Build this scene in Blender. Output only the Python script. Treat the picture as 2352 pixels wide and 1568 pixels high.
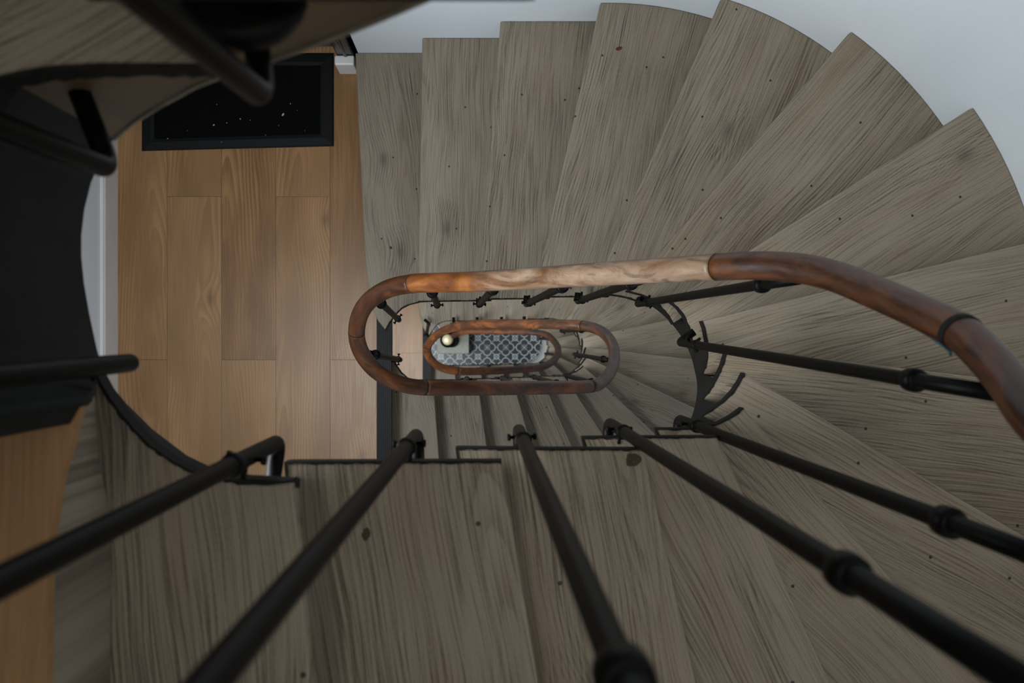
import bpy, bmesh, math, random
from mathutils import Vector, Matrix, noise
random.seed(7)
S = bpy.context.scene
COL = S.collection
for o in list(bpy.data.objects):
    bpy.data.objects.remove(o)

# ------------------------------------------------------------------ camera, world, light, exposure
F = 2050.0            # focal length in pixels of the 2352x1568 frame
H = 0.17              # one riser, metres
D1 = 21.4             # the camera stands D1 risers above the doormat landing (z = 0)
NX, NY = 1112.0, 790.0
U = H / F
CZ = D1 * H
cam = bpy.data.cameras.new('camera')
cam.sensor_width = 36.0
cam.lens = F / 2352 * 36
cam.shift_x = (1176 - NX) / 2352
cam.shift_y = (NY - 784) / 2352
cam.clip_start = 0.02
cam.clip_end = 60
cam.dof.use_dof = True
cam.dof.focus_distance = 2.5
cam.dof.aperture_fstop = 5.0
camo = bpy.data.objects.new('camera', cam)
camo.location = (0, 0, CZ)
COL.objects.link(camo)
S.camera = camo

W = bpy.data.worlds.new('world'); S.world = W
W.use_nodes = True
bg = W.node_tree.nodes['Background']
bg.inputs[0].default_value = (0.75, 0.88, 1.0, 1)
bg.inputs[1].default_value = 0.10
S.view_settings.view_transform = 'Standard'
S.view_settings.look = 'None'
S.view_settings.gamma = 1
S.view_settings.use_curve_mapping = False
S.view_settings.exposure = 0.0

def area(name, loc, target, sx, sy, power, col):
    l = bpy.data.lights.new(name, 'AREA')
    l.shape = 'RECTANGLE'; l.size = sx; l.size_y = sy
    l.energy = power; l.color = col
    o = bpy.data.objects.new(name, l)
    o.location = loc
    d = Vector(target) - Vector(loc)
    o.rotation_euler = d.to_track_quat('-Z', 'Y').to_euler()
    COL.objects.link(o)
    return o
area('top_fill', (-0.62, -0.12, 7.2), (0.1, -0.05, 0.0), 0.55, 0.7, 39, (1.0, 0.92, 0.82))  # unseen light added high up to brighten the near treads
STOREY = 16 * H
for n, p in enumerate((28, 40, 34)):      # unseen fill light added under the next landing on every storey
    area('storey_fill', (-0.80, -0.22, 2.33 - n * STOREY), (0.75, 0.42, 0.55 - n * STOREY), 0.9, 0.42, p, (0.90, 0.96, 1.0))

# ------------------------------------------------------------------ coordinates
def P(px, py, d):
    """A point of the place: pixel + depth below the camera in risers."""
    return Vector(((px - NX) * d * U, (NY - py) * d * U, (D1 - d) * H))
def Q(x, y, d):
    """Plan units (pixel x depth) to metres."""
    return Vector((x * U, y * U, (D1 - d) * H))
def zd(d): return (D1 - d) * H

# ------------------------------------------------------------------ materials
def lin(c):
    return tuple(((v / 255) / 12.92 if v / 255 <= 0.04045 else ((v / 255 + 0.055) / 1.055) ** 2.4) for v in c) + (1,)

class NT:
    def __init__(s, name):
        s.m = bpy.data.materials.new(name); s.m.use_nodes = True
        s.t = s.m.node_tree; s.n = s.t.nodes; s.l = s.t.links
        s.b = s.n['Principled BSDF']
    def node(s, ty, **kw):
        n = s.n.new(ty)
        for k, v in kw.items(): setattr(n, k, v)
        return n
    def put(s, sock, v):
        if hasattr(v, 'is_linked') or isinstance(v, bpy.types.NodeSocket): s.l.new(v, sock)
        elif v is not None: sock.default_value = v
    def math(s, op, a, b=None, c=None, clamp=False):
        n = s.node('ShaderNodeMath', operation=op); n.use_clamp = clamp
        s.put(n.inputs[0], a)
        if b is not None: s.put(n.inputs[1], b)
        if c is not None: s.put(n.inputs[2], c)
        return n.outputs[0]
    def add(s, a, b): return s.math('ADD', a, b)
    def sub(s, a, b): return s.math('SUBTRACT', a, b)
    def mul(s, a, b): return s.math('MULTIPLY', a, b)
    def sstep(s, v, lo, hi, a=0.0, b=1.0):
        n = s.node('ShaderNodeMapRange'); n.interpolation_type = 'SMOOTHSTEP'
        s.put(n.inputs[0], v)
        n.inputs[1].default_value = lo; n.inputs[2].default_value = hi
        n.inputs[3].default_value = a; n.inputs[4].default_value = b
        return n.outputs[0]
    def comb(s, x, y, z=0.0):
        n = s.node('ShaderNodeCombineXYZ')
        s.put(n.inputs[0], x); s.put(n.inputs[1], y); s.put(n.inputs[2], z)
        return n.outputs[0]
    def sep(s, v):
        n = s.node('ShaderNodeSeparateXYZ'); s.l.new(v, n.inputs[0]); return n.outputs
    def coords(s, which='Object'):
        n = s.node('ShaderNodeTexCoord'); return n.outputs[which]
    def rand(s):
        return s.node('ShaderNodeObjectInfo').outputs['Random']
    def noise(s, v, scale, detail=3, rough=0.55, dist=0.0):
        n = s.node('ShaderNodeTexNoise'); s.l.new(v, n.inputs['Vector'])
        n.inputs['Scale'].default_value = scale; n.inputs['Detail'].default_value = detail
        n.inputs['Roughness'].default_value = rough; n.inputs['Distortion'].default_value = dist
        return n.outputs['Fac']
    def voro(s, v, scale, rnd=1.0):
        n = s.node('ShaderNodeTexVoronoi', voronoi_dimensions='2D'); s.l.new(v, n.inputs['Vector'])
        n.inputs['Scale'].default_value = scale; n.inputs['Randomness'].default_value = rnd
        return n.outputs['Distance']
    def white(s, v):
        n = s.node('ShaderNodeTexWhiteNoise', noise_dimensions='2D'); s.l.new(v, n.inputs['Vector'])
        return n.outputs['Value']
    def mix(s, f, a, b, mode='MIX'):
        n = s.node('ShaderNodeMix', data_type='RGBA', blend_type=mode)
        s.put(n.inputs[0], f); s.put(n.inputs[6], a); s.put(n.inputs[7], b)
        return n.outputs[2]
    def ramp(s, f, stops):
        n = s.node('ShaderNodeValToRGB'); e = n.color_ramp.elements
        while len(e) < len(stops): e.new(0.5)
        for i, (p, c) in enumerate(stops): e[i].position = p; e[i].color = c
        s.put(n.inputs[0], f); return n.outputs[0]
    def bump(s, h, strength, dist):
        n = s.node('ShaderNodeBump'); s.l.new(h, n.inputs['Height'])
        n.inputs['Strength'].default_value = strength; n.inputs['Distance'].default_value = dist
        s.l.new(n.outputs[0], s.b.inputs['Normal'])
    def done(s, col, rough, spec=0.5, metal=0.0):
        s.put(s.b.inputs['Base Color'], col); s.put(s.b.inputs['Roughness'], rough)
        s.b.inputs['Specular IOR Level'].default_value = spec
        s.b.inputs['Metallic'].default_value = metal
        return s.m

def grain(k, x, y, rnd, line, knots=True):
    """Cathedral-grain oak: x along the board, y across. returns rings 0..1, fine 0..1, knot 0..1, cloud 0..1"""
    off = k.mul(rnd, 37.0)
    r2 = k.math('FRACT', k.mul(rnd, 7.31)); r3 = k.math('FRACT', k.mul(rnd, 13.7)); r4 = k.math('FRACT', k.mul(rnd, 29.3))
    w1 = k.noise(k.comb(k.add(k.mul(x, 1.5), off), k.mul(y, 5.0), off), 1.0, 2)
    w2 = k.noise(k.comb(k.add(k.mul(x, 9.0), off), k.mul(y, 40.0), off), 1.0, 2)
    yy = k.add(k.add(y, k.mul(k.sub(r2, 0.5), 0.26)), k.mul(k.sub(w1, 0.5), 0.075))
    xx = k.add(k.mul(k.add(x, k.mul(k.sub(r3, 0.5), 1.6)), k.add(0.05, k.mul(r4, 0.07))), k.mul(k.sub(w1, 0.5), 0.03))
    r = k.math('SQRT', k.add(k.mul(yy, yy), k.add(k.mul(xx, xx), 0.0002)))
    r = k.add(r, k.mul(k.sub(w2, 0.5), 0.0022))
    kn = None
    if knots:
        dk = k.voro(k.comb(k.add(k.mul(x, 0.55), off), k.add(y, off), 0.0), 2.0)
        kb = k.math('EXPONENT', k.mul(k.mul(dk, dk), -70.0))
        r = k.add(r, k.mul(kb, 0.026))
        kn = k.math('EXPONENT', k.mul(k.mul(dk, dk), -900.0))
    rings = k.math('FRACT', k.math('DIVIDE', r, line))           # slow rise, sharp fall: a thin late-wood line per ring
    rings = k.mul(k.sstep(rings, 0.0, 0.75), k.sstep(rings, 0.90, 1.0, 1.0, 0.0))
    msk = k.noise(k.comb(k.add(k.mul(x, 2.0), off), k.mul(y, 7.0), k.add(off, 4.0)), 1.0, 2)
    mk = k.sstep(msk, 0.38, 0.66)
    if knots: mk = k.math('MAXIMUM', mk, k.sstep(kb, 0.15, 0.5))
    rings = k.sub(1.0, k.mul(k.sub(1.0, rings), mk))
    fine = k.noise(k.comb(k.add(k.mul(x, 6.0), off), k.mul(k.add(yy, k.mul(r, 0.4)), 520.0), off), 1.0, 2, 0.5)
    cloud = k.noise(k.comb(k.add(k.mul(x, 2.4), off), k.mul(y, 8.0), off), 1.0, 2, 0.5)
    return rings, fine, kn, cloud

def m_grey_oak():
    k = NT('grey_oak'); x, y, z = k.sep(k.coords()); rnd = k.rand()
    rings, fine, kn, cloud = grain(k, x, y, rnd, 0.0085)
    v = k.add(k.mul(rings, 0.20), k.mul(k.sstep(fine, 0.30, 0.60), 0.31))
    v = k.add(v, k.add(0.045, k.mul(k.sub(cloud, 0.5), 0.42)))
    v = k.add(v, k.mul(k.sub(k.noise(k.comb(k.mul(x, 160.0), k.mul(y, 420.0), rnd), 1.0, 2), 0.5), 0.30))
    v = k.add(v, k.mul(k.sub(k.math('FRACT', k.mul(rnd, 51.7)), 0.5), 0.10))
    c = k.ramp(v, [(0.0, lin((72, 63, 52))), (0.2, lin((109, 98, 84))), (0.45, lin((139, 128, 111))), (0.85, lin((160, 149, 132)))])
    warm = k.noise(k.comb(k.mul(x, 2.0), k.mul(y, 11.0), k.mul(rnd, 11.0)), 1.0, 2)
    c = k.mix(k.sstep(warm, 0.45, 0.75, 0.0, 0.30), c, lin((134, 110, 86)))
    c = k.mix(k.mul(kn, 0.55), c, lin((66, 57, 47)))
    dots = k.voro(k.comb(k.add(x, k.mul(rnd, 9.0)), k.add(y, k.mul(rnd, 5.0)), 0.0), 4.6)
    c = k.mix(k.sstep(dots, 0.012, 0.021, 0.9, 0.0), c, lin((22, 18, 15)))
    k.bump(k.add(k.mul(fine, 0.6), k.mul(rings, 0.3)), 0.5, 0.0012)
    return k.done(c, k.sstep(fine, 0.2, 0.8, 0.62, 0.46), 0.35)

def m_laminate(name, x0, w, y0, length, tint=1.0):
    k = NT(name); x, y, z = k.sep(k.coords())
    u = k.math('DIVIDE', k.sub(x, x0), w)
    col_i = k.math('FLOOR', u)
    odd = k.math('FLOORED_MODULO', col_i, 2.0)
    v = k.add(k.math('DIVIDE', k.sub(y, y0), length), k.mul(odd, 0.5))
    row_i = k.math('FLOOR', v)
    rnd = k.white(k.comb(col_i, row_i))
    lx = k.mul(k.sub(k.math('FRACT', u), 0.5), w)
    rings, fine, kn, cloud = grain(k, y, lx, rnd, 0.012)
    t = k.add(k.mul(k.sub(1.0, rings), 0.36), k.mul(k.sstep(fine, 0.3, 0.7), 0.22))
    t = k.add(t, k.mul(k.sub(cloud, 0.5), 0.75))
    c = k.ramp(t, [(0.0, lin((118, 82, 47))), (0.3, lin((152, 111, 69))), (0.75, lin((178, 137, 93)))])
    c = k.mix(k.mul(rnd, 0.35), c, lin((176, 136, 94)))
    c = k.mix(k.mul(kn, 0.55), c, lin((92, 62, 42)))
    fu = k.math('FRACT', u); fv = k.math('FRACT', v)
    eu = k.mul(k.math('MINIMUM', fu, k.sub(1.0, fu)), w)
    ev = k.mul(k.math('MINIMUM', fv, k.sub(1.0, fv)), length)
    e = k.math('MINIMUM', eu, ev)
    seam = k.sstep(e, 0.0005, 0.0017, 0.75, 0.0)
    c = k.mix(seam, c, lin((70, 44, 26)))
    k.bump(k.add(k.mul(fine, 0.25), k.mul(seam, -1.0)), 0.25, 0.001)
    return k.done(c, k.sstep(fine, 0.2, 0.8, 0.34, 0.46), 0.5)

def m_rail(name, stops, wear, ucut=None):
    k = NT(name); uv = k.coords('UV'); x, y, z = k.sep(uv); rnd = k.rand()
    off = k.mul(rnd, 31.0)
    n1 = k.noise(k.comb(k.add(k.mul(x, 5.0), off), k.mul(y, 14.0), off), 1.0, 4, 0.6, 1.6)
    n2 = k.noise(k.comb(k.add(k.mul(x, 14.0), off), k.mul(k.add(y, k.mul(n1, 0.15)), 260.0), off), 1.0, 3, 0.6)
    v = k.add(k.mul(k.sub(n1, 0.5), 1.5), k.add(0.25, k.mul(n2, 0.5)))
    c = k.ramp(v, stops)
    n3 = k.noise(k.comb(k.add(k.mul(x, 7.0), k.mul(off, 2.0)), k.mul(y, 20.0), 3.0), 1.0, 3, 0.6, 2.0)
    c = k.mix(k.sstep(n3, 0.52, 0.66, 0.0, wear), c, lin((42, 22, 12)))
    if ucut:
        t = k.sstep(k.add(x, k.mul(k.sub(n1, 0.5), 0.22)), ucut[0], ucut[1])
        o = k.ramp(v, [(0.1, lin((62, 33, 13))), (0.5, lin((108, 61, 26))), (0.9, lin((146, 92, 44)))])
        c = k.mix(t, c, o)
    k.bump(n2, 0.12, 0.0008)
    return k.done(c, k.sstep(n2, 0.3, 0.7, 0.32, 0.46), 0.35)

def m_plain(name, c, rough, spec=0.5, metal=0.0, nscale=60, var=0.25, bump=0.15):
    k = NT(name); co = k.coords(); n = k.noise(co, nscale, 4)
    d = tuple(v * (1 - var) for v in c[:3]) + (1,); b = tuple(min(1, v * (1 + var)) for v in c[:3]) + (1,)
    cc = k.ramp(n, [(0.3, d), (0.7, b)])
    if bump: k.bump(n, bump, 0.001)
    return k.done(cc, rough, spec, metal)

def m_wallpaper():
    k = NT('wallpaper_white'); co = k.coords('UV'); u, v, z = k.sep(co)
    col = k.math('DIVIDE', u, 0.075); ci = k.math('FLOOR', col)
    sgn = k.sub(k.mul(k.math('FLOORED_MODULO', ci, 2.0), 2.0), 1.0)
    ph = k.add(k.mul(v, 2 * math.pi / 0.008), k.mul(k.mul(sgn, u), 2 * math.pi / 0.016))
    st = k.math('SINE', ph)
    n = k.noise(co, 6.0, 3)
    st = k.mul(st, k.sstep(n, 0.3, 0.65, 0.15, 1.0))
    n2 = k.noise(co, 1.4, 2)
    c = k.ramp(n2, [(0.2, lin((226, 234, 241))), (0.8, lin((238, 244, 249)))])
    k.bump(st, 0.16, 0.0008)
    return k.done(c, 0.85, 0.2)

def m_tiles(size, ox, oy):
    k = NT('cement_tiles'); x, y, z = k.sep(k.coords())
    fu = k.sub(k.math('FRACT', k.math('DIVIDE', k.sub(x, ox), size)), 0.5)
    fv = k.sub(k.math('FRACT', k.math('DIVIDE', k.sub(y, oy), size)), 0.5)
    au, av = k.math('ABSOLUTE', fu), k.math('ABSOLUTE', fv)
    def dist(a, b, cx, cy):
        dx, dy = k.sub(a, cx), k.sub(b, cy)
        return k.math('SQRT', k.add(k.mul(dx, dx), k.mul(dy, dy)))
    big = k.math('MAXIMUM', au, av); small = k.math('MINIMUM', au, av)
    lobe = dist(big, small, 0.225, 0.0)              # four lobes
    diag = dist(au, av, 0.155, 0.155)
    q = lobe
    ring = k.mul(k.sstep(q, 0.180, 0.192, 0.0, 1.0), k.sstep(q, 0.228, 0.240, 1.0, 0.0))
    star = k.mul(k.sstep(k.math('ABSOLUTE', k.sub(au, av)), 0.018, 0.03, 1.0, 0.0), k.sstep(big, 0.15, 0.16, 1.0, 0.0))
    tri = k.sstep(k.add(k.mul(small, 2.2), k.math('ABSOLUTE', k.sub(big, 0.13))), 0.035, 0.05, 1.0, 0.0)
    corner = dist(au, av, 0.5, 0.5)
    cr = k.mul(k.sstep(corner, 0.10, 0.11, 0.0, 1.0), k.sstep(corner, 0.15, 0.16, 1.0, 0.0))
    cb = dist(au, av, 0.40, 0.40); cd = k.sstep(cb, 0.035, 0.045, 1.0, 0.0)
    ce = dist(big, small, 0.5, 0.0); ced = k.sstep(ce, 0.03, 0.04, 1.0, 0.0)
    bar = k.mul(k.sstep(k.math('ABSOLUTE', k.sub(au, av)), 0.02, 0.03, 1.0, 0.0), k.sstep(big, 0.27, 0.28, 0.0, 1.0))
    light = k.math('MAXIMUM', ring, k.math('MAXIMUM', star, k.math('MAXIMUM', tri, k.math('MAXIMUM', cr, k.math('MAXIMUM', cd, k.math('MAXIMUM', ced, bar))))))
    grout = k.sstep(big, 0.490, 0.497, 0.0, 0.6)
    n = k.noise(k.coords(), 9.0, 3)
    base = k.ramp(n, [(0.3, lin((30, 34, 36))), (0.7, lin((44, 49, 51)))])
    c = k.mix(light, base, lin((176, 186, 190)))
    c = k.mix(grout, c, lin((60, 62, 62)))
    return k.done(c, 0.35, 0.5)

M = {}
M['oak'] = m_grey_oak()
M['laminate'] = m_laminate('oak_laminate', P(384, 0, D1).x - 0.2212, 0.2212, P(0, 826, D1).y, 1.330)
M['rail_dark'] = m_rail('varnished_dark', [(0.0, lin((24, 12, 5))), (0.35, lin((54, 29, 13))), (0.65, lin((84, 47, 21))), (1.0, lin((112, 68, 33)))], 0.75)
M['rail_orange'] = m_rail('varnished_orange', [(0.0, lin((28, 15, 6))), (0.4, lin((66, 36, 14))), (0.7, lin((106, 60, 24))), (1.0, lin((140, 88, 40)))], 0.6)
M['rail_worn_glare'] = m_rail('varnished_worn_glare', [(0.0, lin((64, 38, 20))), (0.3, lin((102, 70, 45))), (0.6, lin((136, 111, 89))), (1.0, lin((168, 147, 126)))], 0.5, (2.22, 2.34))  # pale from wear, with some glare painted into the colour
M['iron'] = m_plain('black_iron', lin((8, 8, 7)), 0.45, 0.10, 0.0, 120, 0.3, 0.25)
M['edge'] = m_plain('dark_tread_edge', lin((26, 24, 22)), 0.8, 0.2, 0, 90, 0.4, 0.3)
M['string_dark'] = m_plain('dark_painted_string', lin((26, 27, 25)), 0.6, 0.15, 0, 14, 0.3, 0.2)
M['string_brown'] = m_plain('brown_painted_string', lin((104, 84, 60)), 0.5, 0.3, 0, 8, 0.25, 0.1)
M['string_white'] = m_plain('white_painted_string', lin((205, 205, 200)), 0.6, 0.3, 0, 10, 0.06, 0.1)
M['wall'] = m_wallpaper()
M['white'] = m_plain('white_gloss_paint', lin((224, 222, 220)), 0.4, 0.4, 0, 8, 0.04, 0.0)
M['blackpaint'] = m_plain('black_gloss_paint', lin((30, 29, 29)), 0.35, 0.5, 0, 12, 0.2, 0.1)
M['rubber'] = m_plain('black_rubber', lin((15, 16, 17)), 0.6, 0.2, 0, 150, 0.2, 0.2)
M['nosing'] = m_plain('black_ribbed_nosing', lin((13, 16, 18)), 0.5, 0.25, 0, 50, 0.3, 0.1)
M['mat'] = m_plain('black_mat_pile', lin((14, 14, 14)), 1.0, 0.05, 0, 700, 0.6, 0.8)
M['crumb'] = m_plain('pale_crumb', lin((196, 188, 174)), 0.9, 0.2, 0, 90, 0.2, 0.0)
M['leaf'] = m_plain('dry_leaf', lin((92, 50, 26)), 0.8, 0.2, 0, 200, 0.3, 0.3)
M['brass'] = m_plain('worn_brass', lin((200, 186, 150)), 0.5, 0.5, 0.5, 30, 0.15, 0.05)
M['stone'] = m_plain('grey_stone', lin((168, 166, 156)), 0.8, 0.3, 0, 40, 0.15, 0.2)
M['plaster'] = m_plain('plaster', lin((214, 212, 208)), 0.9, 0.2, 0, 12, 0.05, 0.05)
M['teal'] = m_plain('teal_tape', lin((46, 92, 100)), 0.5, 0.4, 0, 60, 0.2, 0.1)
TILE = 42.6 * 53.4 * U
M['tiles'] = m_tiles(TILE, (1119 - NX) * 53.4 * U - TILE / 2, (NY - 797.5) * 53.4 * U - TILE / 2)

# ------------------------------------------------------------------ object helpers
def tag(o, label=None, cat=None, group=None, kind=None):
    if label: o['label'] = label
    if cat: o['category'] = cat
    if group: o['group'] = group
    if kind: o['kind'] = kind
    return o
def empty(name, loc, label, cat, group=None, kind=None):
    o = bpy.data.objects.new(name, None); o.empty_display_size = 0.05
    o.location = loc; COL.objects.link(o)
    return tag(o, label, cat, group, kind)
WORLD = {}
def world_loc(o):
    v = Vector((0, 0, 0))
    while o is not None:
        v += Vector(o.location); o = o.parent
    return v
def link(name, bm, mat, parent=None, org=Vector((0, 0, 0)), ang=0.0, smooth=False, bevel=0.0, segs=2):
    """bm in world coordinates -> object whose own frame is at org, turned by ang (parents are never turned)."""
    bmesh.ops.recalc_face_normals(bm, faces=bm.faces)
    me = bpy.data.meshes.new(name)
    T = Matrix.Rotation(-ang, 4, 'Z') @ Matrix.Translation(-Vector(org))
    bm.transform(T)
    bm.to_mesh(me); bm.free()
    if smooth:
        for p in me.polygons: p.use_smooth = True
    for mm in (mat if isinstance(mat, (list, tuple)) else [mat]):
        me.materials.append(mm)
    o = bpy.data.objects.new(name, me); COL.objects.link(o)
    o.rotation_euler = (0, 0, ang)
    if parent is not None:
        o.parent = parent
        # parent chain: turned parents need the inverse turn
        pa = 0.0; q = parent
        while q is not None: pa += q.rotation_euler.z; q = q.parent
        pw = parent_world(parent)
        o.location = Matrix.Rotation(-pa, 4, 'Z') @ (Vector(org) - pw)
        o.rotation_euler = (0, 0, ang - pa)
    else:
        o.location = org
    if bevel:
        b = o.modifiers.new('bevel', 'BEVEL'); b.width = bevel; b.segments = segs
        b.limit_method = 'ANGLE'; b.angle_limit = math.radians(40)
    return o
def parent_world(o):
    m = Matrix.Identity(4); ch = []
    while o is not None: ch.append(o); o = o.parent
    for q in reversed(ch):
        m = m @ (Matrix.Translation(q.location) @ Matrix.Rotation(q.rotation_euler.z, 4, 'Z'))
    return m.translation.copy()

def prism(bm, pts, z0, z1):
    """Closed prism over an outline of (x, y)."""
    a = [bm.verts.new((p[0], p[1], z0)) for p in pts]
    b = [bm.verts.new((p[0], p[1], z1)) for p in pts]
    n = len(pts)
    bm.faces.new(b); bm.faces.new(list(reversed(a)))
    for i in range(n):
        bm.faces.new((a[i], a[(i + 1) % n], b[(i + 1) % n], b[i]))
    return bm
def box(bm, x0, x1, y0, y1, z0, z1):
    return prism(bm, [(x0, y0), (x1, y0), (x1, y1), (x0, y1)], z0, z1)
def catmull(pts, n=8):
    out = []
    m = len(pts)
    for i in range(m - 1):
        p0 = pts[max(0, i - 1)]; p1 = pts[i]; p2 = pts[i + 1]; p3 = pts[min(m - 1, i + 2)]
        for j in range(n):
            t = j / n
            out.append(0.5 * ((2 * p1) + (p2 - p0) * t + (2 * p0 - 5 * p1 + 4 * p2 - p3) * t * t + (3 * p1 - p0 - 3 * p2 + p3) * t ** 3))
    out.append(pts[-1].copy())
    return out
def tube(bm, pts, rad, seg=14, caps=True, squash=None, uv=None, u0=0.0):
    """Sweep along pts. rad: number or list. squash: (wide, tall) with wide kept level."""
    rings = []; n = len(pts)
    ref = None; u = u0; us = []
    for i, p in enumerate(pts):
        if i: u += (pts[i] - pts[i - 1]).length
        us.append(u)
        t = (pts[min(n - 1, i + 1)] - pts[max(0, i - 1)]).normalized()
        if squash:
            side = Vector((0, 0, 1)).cross(t)
            if side.length < 1e-4: side = Vector((1, 0, 0))
            side.normalize(); up = t.cross(side).normalized()
        else:
            if ref is None:
                ref = Vector((0, 0, 1)) if abs(t.z) < 0.9 else Vector((1, 0, 0))
            side = (ref - t * ref.dot(t)).normalized(); up = t.cross(side).normalized(); ref = side
        r = rad[i] if isinstance(rad, (list, tuple)) else rad
        a, b = (squash[0], squash[1]) if squash else (r, r)
        if squash and isinstance(rad, (list, tuple)): a *= r; b *= r
        rings.append([bm.verts.new(p + side * (a * math.cos(2 * math.pi * k / seg)) + up * (b * math.sin(2 * math.pi * k / seg))) for k in range(seg)])
    lay = bm.loops.layers.uv.verify() if uv else None
    for i in range(n - 1):
        for k in range(seg):
            f = bm.faces.new((rings[i][k], rings[i][(k + 1) % seg], rings[i + 1][(k + 1) % seg], rings[i + 1][k]))
            f.smooth = True
            if lay:
                for lp, (uu, vv) in zip(f.loops, ((us[i], k), (us[i], k + 1), (us[i + 1], k + 1), (us[i + 1], k))):
                    lp[lay].uv = (uu, vv / seg * 0.16)
    if caps:
        bm.faces.new(list(reversed(rings[0]))); bm.faces.new(rings[-1])
    return us[-1]
def lathe(bm, prof, c, axis=Vector((0, 0, 1)), seg=24):
    """prof: list of (radius, distance along axis)."""
    axis = Vector(axis).normalized()
    s = axis.orthogonal().normalized(); t = axis.cross(s)
    rings = []
    for r, h in prof:
        rings.append([bm.verts.new(Vector(c) + axis * h + (s * math.cos(2 * math.pi * k / seg) + t * math.sin(2 * math.pi * k / seg)) * max(r, 1e-5)) for k in range(seg)])
    for i in range(len(rings) - 1):
        for k in range(seg):
            f = bm.faces.new((rings[i][k], rings[i][(k + 1) % seg], rings[i + 1][(k + 1) % seg], rings[i + 1][k])); f.smooth = True
    bm.faces.new(list(reversed(rings[0]))); bm.faces.new(rings[-1])
def ribbon(bm, top, bot, thick, outward):
    """Vertical band between two polylines (same plan points), given thickness outward."""
    n = len(top)
    rows = []
    for i in range(n):
        o = outward[i] * thick
        rows.append([bm.verts.new(top[i]), bm.verts.new(bot[i]), bm.verts.new(bot[i] + o), bm.verts.new(top[i] + o)])
    for i in range(n - 1):
        for k in range(4):
            bm.faces.new((rows[i][k], rows[i][(k + 1) % 4], rows[i + 1][(k + 1) % 4], rows[i + 1][k]))
    bm.faces.new(rows[0]); bm.faces.new(list(reversed(rows[-1])))

# ------------------------------------------------------------------ plan of the stairwell (plan units)
RW, CX = 13650.0, 5000.0              # outer wall: straights at y = +-RW, half circle about (CX, 0)
XL = -18211.0                         # left wall
def inside(p, R=RW, cx=CX):
    return abs(p[1]) < R if p[0] < cx else math.hypot(p[0] - cx, p[1]) < R
def s_of(p, R=RW, cx=CX):             # arc position along a stadium side, clockwise from the top straight
    if p[0] <= cx: return p[0] if p[1] > 0 else cx + math.pi * R + (cx - p[0])
    return cx + (math.pi / 2 - math.atan2(p[1], p[0] - cx)) * R
def at_s(s, R=RW, cx=CX):
    if s <= cx: return Vector((s, R))
    if s >= cx + math.pi * R: return Vector((cx - (s - cx - math.pi * R), -R))
    a = math.pi / 2 - (s - cx) / R
    return Vector((cx + R * math.cos(a), R * math.sin(a)))
def hit(a, b, R=RW - 12, cx=CX):
    """Where the line from a through b leaves the stadium."""
    a, b = Vector(a[:2]), Vector(b[:2]); d = (b - a).normalized()
    lo, hi = 0.0, 40000.0
    for _ in range(50):
        m = (lo + hi) / 2
        if inside(a + d * m, R, cx): lo = m
        else: hi = m
    return a + d * lo
def arc_between(p, q, R=RW - 12, cx=CX, step=600):
    s0, s1 = s_of(p, R, cx), s_of(q, R, cx)
    n = max(2, int(abs(s1 - s0) / step) + 1)
    return [at_s(s0 + (s1 - s0) * i / n, R, cx) for i in range(n + 1)]
def pl(px, py, d): return Vector(((px - NX) * d, (NY - py) * d))

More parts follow.
